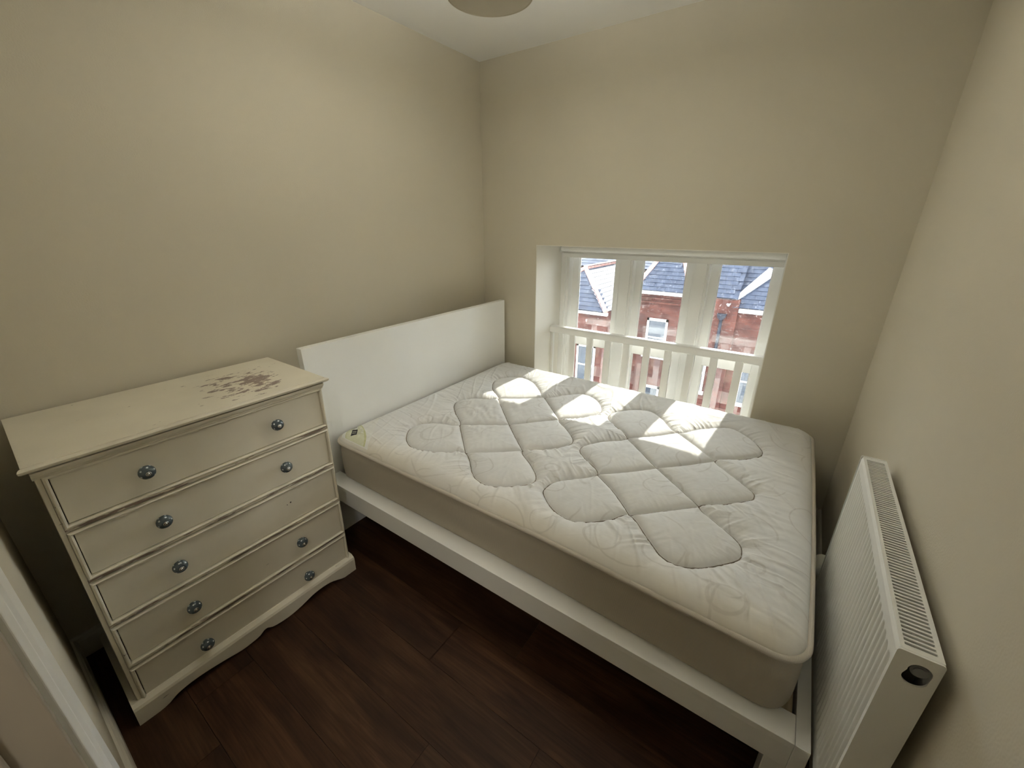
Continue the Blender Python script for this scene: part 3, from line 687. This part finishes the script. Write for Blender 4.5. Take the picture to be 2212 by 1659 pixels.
put('side_panel', MB().box(CX0, CX1-0.004, CY0, CY0+0.018, 0.04, 0.966), 'cream_chalk_paint', chest, warp=dw, bevel=0.001)
put('side_panel', MB().box(CX0, CX1-0.004, CY1-0.018, CY1, 0.04, 0.966), 'cream_chalk_paint', chest, warp=dw, bevel=0.001)
put('back_panel', MB().box(CX0, CX0+0.008, CY0+0.018, CY1-0.018, 0.04, 0.966), 'gap_brown', chest, warp=dw)
for a, s in ((CY0, 1), (CY1, -1)):
    put('stile', MB().box(CX1-0.03, CX1, a, a+s*(0.0110 if s > 0 else 0.0020), 0.06, 0.944), 'cream_rubbed_moulding', chest, warp=dw, bevel=0.0012)
PT, DH = 0.1825, 0.1455                          # drawer pitch and front height
ZT = [0.9328-PT*i for i in range(5)]
for i in range(4):
    put('rail', MB().box(0.44, 0.4670, DY0-0.013, DY1+0.013, ZT[i+1]+0.0128, ZT[i]-DH-0.0128), 'brown_rubbed_rail', chest, warp=dw, bevel=0.001)
put('rail', MB().box(0.44, 0.4660, DY0-0.013, DY1+0.013, 0.058, ZT[4]-DH-0.0128), 'brown_rubbed_rail', chest, warp=dw)
BEAD = [(0.0020, 0.452), (0.0020, 0.4742), (0.0042, 0.4772), (0.0068, 0.4782), (0.0096, 0.4764), (0.0122, 0.4715), (0.0124, 0.452)]
def cockbead(y0, y1, z0, z1):
    mb = MB(); K = len(BEAD)
    for o_, x_ in BEAD:
        mb.v += [(x_, y0-o_, z0-o_), (x_, y1+o_, z0-o_), (x_, y1+o_, z1+min(o_, 0.0105)), (x_, y0-o_, z1+min(o_, 0.0105))]
    for a in range(K):
        for j in range(4):
            c_ = (a+1) % K; mb.f.append((a*4+j, a*4+(j+1) % 4, c_*4+(j+1) % 4, c_*4+j)); mb.mi.append(0)
    return mb
# knob, turned once and shared
knob = MB(); prof_k = [(0.008, 0.0), (0.0075, 0.006), (0.009, 0.009), (0.0160, 0.0115), (0.0193, 0.016), (0.0200, 0.021), (0.0188, 0.026), (0.0155, 0.0305), (0.0105, 0.0335), (0.0068, 0.0346)]
pk = []
for a in range(len(prof_k)-1):
    for t in np.linspace(0, 1, 5, endpoint=False):
        pk.append(tuple(np.array(prof_k[a])*(1-t)+np.array(prof_k[a+1])*t))
pk.append(prof_k[-1])
knob.lathe(pk, axis='x', seg=64)
nbody = len(knob.v)
knob.lathe([(0.0066, 0.034), (0.0066, 0.0362), (0.0050, 0.0370), (0.0036, 0.0362), (0.0034, 0.0362), (0.0030, 0.0385), (0.0005, 0.0392)], axis='x', seg=24, mi=1)
km = knob.mesh('knob'); km.materials.append(MATS['dotted_ceramic']); km.materials.append(MATS['chrome'])
km.polygons.foreach_set('use_smooth', [True]*len(km.polygons))
dots = []
for k_, rr, n_ in ((0.0195, 0.0193, 7), (0.0285, 0.0172, 6)):
    for j in range(n_): th = 2*math.pi*(j+0.5*(n_ == 6))/n_; dots.append(Vector((k_, rr*math.cos(th), rr*math.sin(th))))
at = km.attributes.new('dots', 'FLOAT', 'POINT')
at.data.foreach_set('value', [max(0.0, min(1.0, 0.5+(0.0026-min((v.co-d).length for d in dots))/0.0009)) if v.co.x < 0.0338 else 0.0 for v in km.vertices])
KY = [-2.252, -1.866]
for i in range(5):
    z1 = ZT[i]; z0 = z1-DH
    fp = MB().box(0.450, 0.4685, DY0, DY1, z0, z1)
    dr = put('drawer', fp, 'cream_chalk_paint', chest, warp=dw, bevel=0.002)
    put('cockbead', cockbead(DY0, DY1, z0, z1), 'cream_rubbed_moulding', dr, warp=dw)
    put('drawer_box', MB().box(0.06, 0.450, DY0+0.012, DY1-0.012, z0+0.008, z1-0.02), 'gap_brown', dr, warp=dw)
    for j, yk in enumerate(KY):
        zc = ZT[i]-DH/2+0.004
        if i == 2 and j == 1:
            for (dy, dz, rr) in ((0.0, 0.0, 0.0032), (-0.014, -0.004, 0.002)):
                c_ = dw((0.4685, yk+dy-0.004, zc+0.012+dz))
                put('screw_hole', MB().lathe([(rr, -0.003), (rr, 0.0004)], c_, 'x', 12), 'gap_brown', dr)
            continue
        c_ = Vector(dw((0.4685, yk, zc)))
        ko = bpy.data.objects.new('knob', km); COL.objects.link(ko); ko.parent = dr; ko.location = c_-Vector(DO)
        ko.scale = (1.06, 1.08, 1.08); ko.rotation_euler = (random.uniform(0, 6), 0, DRT)
# plinth with a scalloped lower edge
sc_pts = [(-2.478, 0.0), (-2.425, 0.0), (-2.395, 0.006), (-2.37, 0.020), (-2.33, 0.027), (-2.28, 0.026), (-2.22, 0.018), (-2.165, 0.008), (-2.125, 0.009), (-2.095, 0.014), (-2.077, 0.026), (-2.062, 0.026), (-2.045, 0.014), (-2.01, 0.007), (-1.97, 0.006), (-1.925, 0.013), (-1.87, 0.028), (-1.83, 0.032), (-1.785, 0.028), (-1.745, 0.012), (-1.715, 0.0), (-1.655, 0.0)]
cu = catmull(sc_pts, False, 0.012); cu[:, 1] = np.clip(cu[:, 1], 0, None)
K = len(cu); mb = MB(); xf, xb = 0.492, 0.474
fr = [(xf, p[0], p[1]) for p in cu]+[(xf, p[0], 0.064) for p in cu]+[(xb, p[0], p[1]) for p in cu]+[(xb, p[0], 0.064) for p in cu]
fc = []
for i in range(K-1):
    fc += [(i, i+1, K+i+1, K+i), (2*K+i+1, 2*K+i, 3*K+i, 3*K+i+1), (i+1, i, 2*K+i, 2*K+i+1)]
fc += [(0, K, 3*K, 2*K), (K-1, 3*K-1, 4*K-1, 2*K-1)]
mb.poly(fr, fc)
mb.prism([(xb-0.03, 0.064), (xf, 0.064), (xf-0.004, 0.073), (xf-0.018, 0.082), (0.468, 0.0825), (xb-0.03, 0.0825)][::-1], -2.478, -1.655, 'y')
put('plinth', mb, 'cream_rubbed_moulding', chest, warp=dw)
for a, b_ in ((-2.478, -2.460), (-1.668, -1.655)):
    put('plinth_side', MB().box(CX0+0.01, xb, a, b_, 0.0, 0.074), 'cream_chalk_paint', chest, warp=dw, bevel=0.002)

# ------------------------------------------------------------------ radiator
RF, RB, RZ, RY0, RY1, RZ0 = 2.2506, 2.3114, 0.892, -0.9564, -1.7114, 0.34
rad = thing('radiator', (2.281, -1.334, RZ0), 'white ribbed panel radiator with top grille on the right wall', 'radiator')
pit = 0.0241; nr = int((RY0-RY1-0.02)/pit)
ys = np.arange(RY1+0.006, RY0-0.0059, 0.0020); zs = np.concatenate([np.linspace(RZ0, RZ0+0.07, 16), np.linspace(RZ0+0.09, RZ-0.1, 8), np.linspace(RZ-0.09, RZ-0.012, 32), [RZ-0.010, RZ-0.006, RZ-0.003, RZ-0.001, RZ]])
YY, ZZ = np.meshgrid(ys, zs, indexing='ij')
ph = ((YY-(RY1+0.012))/pit) % 1.0; dx = np.abs(ph-0.5)*pit         # distance from the channel's middle line
end = np.maximum(np.maximum(ZZ-(RZ-0.048), (RZ0+0.045)-ZZ), 0)
dd = np.hypot(dx, end); dep = 0.0062*np.clip((0.0085-dd)/0.0028, 0, 1)
inr = (YY > RY1+0.012) & (YY < RY1+0.012+nr*pit)
dep = np.where(inr, dep, 0)
lip = np.where(ZZ > RZ-0.0125, 0.0022, 0)+np.where(ZZ > RZ-0.0045, (ZZ-(RZ-0.0045))*1.2, 0)
XX = RF+0.0015+dep-0.0025*np.clip(1-np.abs(ZZ-(RZ-0.0115))/0.0022, 0, 1)+lip*0.6
mb = MB(); nx, ny = XX.shape
mb.v = [tuple(p) for p in np.stack([XX, YY, ZZ], -1).reshape(-1, 3)]
ii = np.arange(nx*ny).reshape(nx, ny); mb.f = [tuple(q) for q in np.stack([ii[:-1, :-1], ii[1:, :-1], ii[1:, 1:], ii[:-1, 1:]], -1).reshape(-1, 4)]; mb.mi = [0]*len(mb.f)
fp = put('front_panel', mb, 'radiator_white', rad, smooth=True)
so = fp.modifiers.new('solid', 'SOLIDIFY'); so.thickness = 0.0015; so.offset = 1 if False else -1
put('rear_panel', MB().box(RB-0.004, RB, RY1+0.006, RY0-0.006, RZ0, RZ-0.004), 'radiator_white', rad)
put('fins', MB().box(RF+0.022, RB-0.016, RY1+0.03, RY0-0.03, RZ0+0.02, RZ-0.05), 'dark_slot', rad)
gm = MB()
gx0, gx1 = RF+0.0105, RB-0.0085
gm.box(RF+0.004, gx0, RY1+0.004, RY0-0.004, RZ-0.004, RZ-0.0005).box(gx1, RB-0.001, RY1+0.004, RY0-0.004, RZ-0.004, RZ-0.0005)
y = RY1+0.015
gm.box(gx0, gx1, RY1+0.004, y, RZ-0.004, RZ-0.0005)
while y < RY0-0.022:
    gm.prism([(y+0.0056, RZ-0.0045), (y+0.0100, RZ-0.0032), (y+0.0100, RZ-0.0008), (y+0.0056, RZ-0.0008)], gx0, gx1, 'x'); y += 0.0100
gm.box(gx0, gx1, y, RY0-0.004, RZ-0.004, RZ-0.0005)
put('grille', gm, 'radiator_white', rad)
# end covers; the near one is pierced for the blanking plug
def end_cover(y0, y1, hole):
    cv = bpy.data.curves.new('tmp', 'CURVE'); cv.dimensions = '2D'; cv.fill_mode = 'BOTH'; cv.extrude = abs(y1-y0)/2; cv.bevel_depth = 0.0
    def spl(pts):
        s = cv.splines.new('POLY'); s.points.add(len(pts)-1); s.use_cyclic_u = True
        for p, q in zip(s.points, pts): p.co = (q[0], q[1], 0, 1)
    r_ = 0.005; pts = []
    for cx_, cz, a0 in ((RB-r_, RZ-r_, 0), (RF+r_, RZ-r_, 90), (RF+r_, RZ0+r_, 180), (RB-r_, RZ0+r_, 270)):
        for t in range(0, 91, 18): th = math.radians(a0+t); pts.append((cx_+r_*math.cos(th), cz+r_*math.sin(th)))
    spl(pts)
    if hole:
        hp = []
        c1_, c2_ = (2.2868, 0.859), (2.2845, 0.842); r1, r2 = 0.0155, 0.0165
        for t in np.linspace(-10, 190, 24): th = math.radians(t); hp.append((c1_[0]+r1*math.cos(th), c1_[1]+r1*math.sin(th)))
        for t in np.linspace(172, 368, 24): th = math.radians(t); hp.append((c2_[0]+r2*math.cos(th), c2_[1]+r2*math.sin(th)))
        spl(hp)
    ob = bpy.data.objects.new('tmp', cv); me = bpy.data.meshes.new_from_object(ob); bpy.data.objects.remove(ob); bpy.data.curves.remove(cv)
    ym = (y0+y1)/2
    for v in me.vertices: x_, z_, t_ = v.co; v.co = (x_-2.281, ym+t_+1.334, z_-RZ0)
    me.materials.clear()
    return put('end_cover', me, 'radiator_white', rad, bevel=0.0012)
end_cover(RY1-0.001, RY1+0.003, True); end_cover(RY0-0.003, RY0+0.001, False)
put('blanking_plug', MB().lathe([(0.0125, 0.001), (0.0125, 0.030)], (2.2868, RY1, 0.859), 'y', 24).lathe([(0.0095, -0.002), (0.0085, -0.0005), (0.0085, 0.002)], (2.2868, RY1, 0.859), 'y', 24), 'lead_grey', rad, smooth=False)
put('wall_bracket', MB().box(RB, W-0.002, RY1+0.12, RY1+0.15, RZ0+0.1, RZ-0.08), 'radiator_white', rad)
put('wall_bracket', MB().box(RB, W-0.002, RY0-0.15, RY0-0.12, RZ0+0.1, RZ-0.08), 'radiator_white', rad)
put('pipe', MB().tube([(2.285, RY0-0.03, RZ0+0.02), (2.285, RY0-0.03, 0.0)], 0.0075, 12), 'radiator_white', rad, smooth=True)
put('pipe', MB().tube([(2.285, RY1+0.03, RZ0+0.02), (2.285, RY1+0.03, 0.0)], 0.0075, 12), 'radiator_white', rad, smooth=True)

put('valve', MB().lathe([(0.012, -0.97), (0.012, -0.92), (0.020, -0.915), (0.027, -0.905), (0.027, -0.845), (0.022, -0.836), (0.010, -0.834)], (2.266, 0, 0.385), 'y', 28), 'paper_white', rad, smooth=False)

# ------------------------------------------------------------------ ceiling lamp
LX, LY, LZ = 1.080, -1.293, 2.170
lamp = thing('pendant_lamp', (LX, LY, LZ), 'beige drum pendant lamp hanging from the ceiling above the bed', 'lamp')
put('shade', MB().lathe([(0.122, 2.172), (0.125, 2.170), (0.1255, 2.173), (0.1255, 2.33), (0.122, 2.33), (0.122, 2.176)], (LX, LY, 0), 'z', 64), 'lamp_fabric', lamp, smooth=False)
put('diffuser', MB().lathe([(0.1215, 2.1745), (0.1215, 2.178)], (LX, LY, 0), 'z', 64), 'lamp_diffuser', lamp)
put('cable', MB().tube([(LX, LY, 2.22), (LX, LY, H)], 0.0035, 8), 'paper_white', lamp)
put('ceiling_rose', MB().lathe([(0.045, H-0.001), (0.045, H-0.012), (0.03, H-0.026), (0.008, H-0.03)], (LX, LY, 0), 'z', 32), 'gloss_white', lamp, smooth=False)
put('bulb', MB().lathe([(0.012, 2.29), (0.014, 2.27), (0.03, 2.24), (0.028, 2.215), (0.01, 2.2)], (LX, LY, 0), 'z', 20), 'paper_white', lamp, smooth=True)

pl = bpy.data.lights.new('pendant_fill', 'POINT'); pl.energy = PENDANT_FILL_WATTS; pl.shadow_soft_size = 0.03; pl.color = (0.985, 1.0, 0.965)  # fill light added inside the shade to brighten walls and ceiling
plo = bpy.data.objects.new('pendant_fill', pl); COL.objects.link(plo); plo.parent = lamp; plo.location = (0, 0, 0.135)

# ------------------------------------------------------------------ houses across the street
def slates(o3, u, v, poly, su, sv, name, parent):
    """overlapping slates over a roof plane: origin o3, eave direction u, up-slope v, outline in (a, b)"""
    o3 = Vector(o3); u = Vector(u).normalized(); v = Vector(v).normalized(); nrm_ = u.cross(v).normalized()
    if nrm_.z < 0: nrm_ = -nrm_
    P = np.array(poly); mb = MB(); a0, b0 = P.min(0); a1, b1 = P.max(0)
    mb.poly([o3+u*p[0]+v*p[1]-nrm_*0.02 for p in poly], [tuple(range(len(poly)))])
    row = 0; b_ = b0
    while b_ < b1:
        a = a0-su*(0.5 if row % 2 else 0)
        while a < a1:
            ca, cb = a+su/2, b_+sv/2
            if inside(np.array([ca]), np.array([cb]), P)[0]:
                q = random.uniform(-0.003, 0.003)
                c = [o3+u*(a+0.004)+v*b_+nrm_*(0.022+q), o3+u*(a+su-0.004)+v*b_+nrm_*(0.022+q), o3+u*(a+su-0.004)+v*(b_+sv*1.4)+nrm_*0.002, o3+u*(a+0.004)+v*(b_+sv*1.4)+nrm_*0.002]
                d = [c[0]-nrm_*0.012, c[1]-nrm_*0.012]
                mb.poly(c+d, [(0, 1, 2, 3), (0, 4, 5, 1)])
            a += su
        b_ += sv; row += 1
    o = put(name, mb, 'blue_slate', parent); o['kind'] = 'stuff'; return o
def hip(parent, a, b_, name='hip_tiles', r_=0.09): 
    a = Vector(a); b_ = Vector(b_); k = max(2, int((b_-a).length/0.35)); mb = MB()
    for i in range(k): mb.tube([a+(b_-a)*(i/k), a+(b_-a)*((i+0.97)/k)], [r_, r_*0.93], 8)
    return put(name, mb, 'ridge_clay', parent)
def far_window(parent, x0, x1, y, z0, z1):
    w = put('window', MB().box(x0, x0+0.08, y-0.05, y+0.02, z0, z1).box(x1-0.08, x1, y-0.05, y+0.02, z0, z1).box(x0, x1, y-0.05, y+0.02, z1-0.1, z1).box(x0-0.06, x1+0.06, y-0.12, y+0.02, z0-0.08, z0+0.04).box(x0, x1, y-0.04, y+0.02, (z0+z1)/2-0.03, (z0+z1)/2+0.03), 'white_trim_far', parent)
    put('pane', MB().box(x0+0.06, x1-0.06, y-0.015, y, z0+0.03, (z0+z1)/2), 'far_pane', w)
    put('pane', MB().box(x0+0.06, x1-0.06, y-0.015, y, (z0+z1)/2, z1-0.06), 'far_pane', w)
GZ = -9.0
struct(put('ground', MB().box(-60, 60, WT+0.2, 80, GZ-0.2, GZ), 'street_grey'))
# house with the hipped wing (left pane)
hA = thing('brick_house', (-6.0, 14, GZ), 'brick house with hipped slate wing seen through the left window pane', 'house')
xv, zv, w_, za = -3.853, -1.516, 1.755, -0.149
put('wall', MB().box(-7.2, xv, 12.15, 19, GZ, zv-0.02), 'red_brick', hA)
pz = (za-zv)/w_; sl = math.hypot(1, pz)
slates((xv, 12, zv), (-1, 0, 0), (0, 1, pz), [(0, 0), (3.51, 0), (1.755, 1.755*sl)], 0.30, 0.21, 'front_slates', hA)
slates((xv, 12, zv), (0, 1, 0), (-1, 0, pz), [(0, 0), (7, 0), (7, 1.755*sl), (1.755, 1.755*sl)], 0.30, 0.21, 'side_slates', hA)
slates((xv-2*w_, 12, zv), (0, 1, 0), (1, 0, pz), [(0, 0), (7, 0), (7, 1.755*sl), (1.755, 1.755*sl)], 0.30, 0.21, 'side_slates', hA)
hip(hA, (xv, 12, zv+0.02), (xv-w_, 12+w_, za+0.02)); hip(hA, (xv-2*w_, 12, zv+0.02), (xv-w_, 12+w_, za+0.02))
hip(hA, (xv-w_, 12+w_, za+0.03), (xv-w_, 19, za+0.03), 'ridge_tiles')
put('gutter', MB().box(-7.25, xv+0.06, 12.0, 12.12, zv-0.14, zv-0.03), 'white_trim_far', hA)
far_window(hA, -5.0, -4.2, 12.15, -4.6, -2.9); far_window(hA, -6.6, -5.8, 12.15, -4.6, -2.9)
# middle house
hB = thing('brick_house', (-2.6, 14.5, GZ), 'brick house with white sash window seen through the middle window pane', 'house')
put('wall', MB().box(-3.70, -1.35, 14.12, 19, GZ, -0.92), 'red_brick', hB)
sl = math.hypot(1, 0.84)
slates((-3.55, 14, -0.86), (1, 0, 0), (0, 1, 0.84), [(0.0, 0), (2.15, 0), (1.15, 2.6), (0.75, 2.6)], 0.30, 0.21, 'front_slates', hB)
t_ = 2.6/sl
hip(hB, (-1.40, 14, -0.84), (-2.40, 14+t_, -0.84+t_*0.84)); hip(hB, (-3.55, 14, -0.84), (-2.80, 14+t_, -0.84+t_*0.84))
# side slopes of that roof
for xa, xt, sgn in ((-1.40, -2.40, 1), (-3.55, -2.80, -1)):
    e_ = Vector((0, 1, 0)); top_ = Vector((xt, 14+t_, -0.86+t_*0.84)); bt = Vector((xa, 14, -0.86))
    mb = MB().poly([bt, Vector((xa, 19, -0.86)), Vector((xt, 19, top_.z)), top_], [(0, 1, 2, 3)]); put('side_slope', mb, 'blue_slate', hB)
hip(hB, (-2.6, 14+t_, -0.80+t_*0.84), (-2.6, 19, -0.80+t_*0.84), 'ridge_tiles', 0.2)
put('gutter', MB().box(-3.6, -1.35, 13.93, 14.12, -0.99, -0.87), 'white_trim_far', hB)
put('cornice', MB().box(-3.70, -1.35, 14.04, 14.12, -1.35, -1.28).box(-3.70, -1.35, 14.06, 14.12, -1.18, -1.13), 'red_brick', hB)
far_window(hB, -2.88, -2.06, 14.12, -3.5, -1.95); far_window(hB, -2.88, -2.06, 14.12, -6.6, -4.8)
# right-hand house
hC = thing('brick_house', (1.2, 14.5, GZ), 'brick house with lead valley and black downpipe seen through the right pane', 'house')
put('wall', MB().box(-1.12, 0.30, 14.0, 19, GZ, -0.95).box(0.30, 4.5, 14.12, 19, GZ, -1.27), 'red_brick', hC)
slates((0.10, 14, -1.2), (1, 0, 0), (0, 1, 0.84), [(0, 0), (4.4, 0), (4.4, 3.2), (0, 3.2)], 0.30, 0.21, 'front_slates', hC)
slates((-0.98, 14, -0.90), (1, 0, 0), (0, 1, 0.84), [(0, 0), (1.2, 0), (1.2, 3.0), (0, 3.0)], 0.30, 0.21, 'valley_slates', hC)
va, vb = Vector((-0.07, 13.98, -1.15)), Vector((1.02, 15.36, 0.02))
dv = (vb-va).normalized(); sv_ = dv.cross(Vector((0, -0.643, 0.766))).normalized(); nv = Vector((0, -0.643, 0.766))
mb = MB(); mb.poly([va-sv_*0.05+nv*0.04, va+sv_*0.05+nv*0.04, vb+sv_*0.20+nv*0.05, vb-sv_*0.16+nv*0.05]+[va-sv_*0.05-nv*0.03, va+sv_*0.05-nv*0.03, vb+sv_*0.20-nv*0.03, vb-sv_*0.16-nv*0.03], [(0, 1, 2, 3), (7, 6, 5, 4), (0, 4, 5, 1), (1, 5, 6, 2), (2, 6, 7, 3), (3, 7, 4, 0)])
put('lead_valley', mb, 'lead_grey', hC)
put('gutter', MB().box(0.32, 4.5, 13.93, 14.12, -1.36, -1.24), 'white_trim_far', hC)
put('hopper', MB().prism([(-0.34, -1.45), (-0.02, -1.45), (-0.06, -1.58), (-0.15, -1.68), (-0.21, -1.68), (-0.30, -1.58)], 13.80, 13.99, 'y'), 'black_iron', hC)
put('downpipe', MB().tube([(-0.18, 13.9, -1.66), (-0.18, 13.9, -4.0)], 0.055, 12), 'black_iron', hC, smooth=True)
far_window(hC, 0.75, 1.55, 14.12, -4.8, -3.0); far_window(hC, -0.95, -0.4, 14.0, -4.6, -3.0)
# long roof behind
hD = thing('slate_terrace', (-2, 24, GZ), 'long pale slate roofed terrace rising behind the brick houses', 'house')
put('wall', MB().box(-24, 14, 19.6, 30, GZ, -0.7), 'red_brick', hD)
slates((-24, 19.4, -0.6), (1, 0, 0), (0, 1, 0.38), [(0, 0), (38, 0), (38, 9.5), (0, 9.5)], 0.5, 0.34, 'front_slates', hD)
hip(hD, (-24, 19.4+9.5/math.hypot(1, .38), -0.5+0.38*9.5/math.hypot(1, .38)), (14, 19.4+9.5/math.hypot(1, .38), -0.5+0.38*9.5/math.hypot(1, .38)), 'ridge_tiles', 0.15)

# ------------------------------------------------------------------ fill lamp added on the landing, out of view behind the camera
HLX, HLY = 2.35, -3.25
hl = thing('hall_fill_lamp', (HLX, HLY, H-0.075), 'added round fill lamp on the landing ceiling, out of view outside the doorway', 'lamp')
put('base', MB().lathe([(0.15, H-0.001), (0.15, H-0.02), (0.14, H-0.022)], (HLX, HLY, 0), 'z', 40), 'gloss_white', hl)
hp = bpy.data.lights.new('hall_fill_light', 'AREA'); hp.shape = 'DISK'; hp.size = 0.24; hp.energy = HALL_FILL_WATTS; hp.color = (1.0, 0.97, 0.92)  # added light, brightens the chest front and the bed rails
ho = bpy.data.objects.new('hall_fill_light', hp); COL.objects.link(ho); ho.parent = hl; ho.location = (0, 0, 0.045)
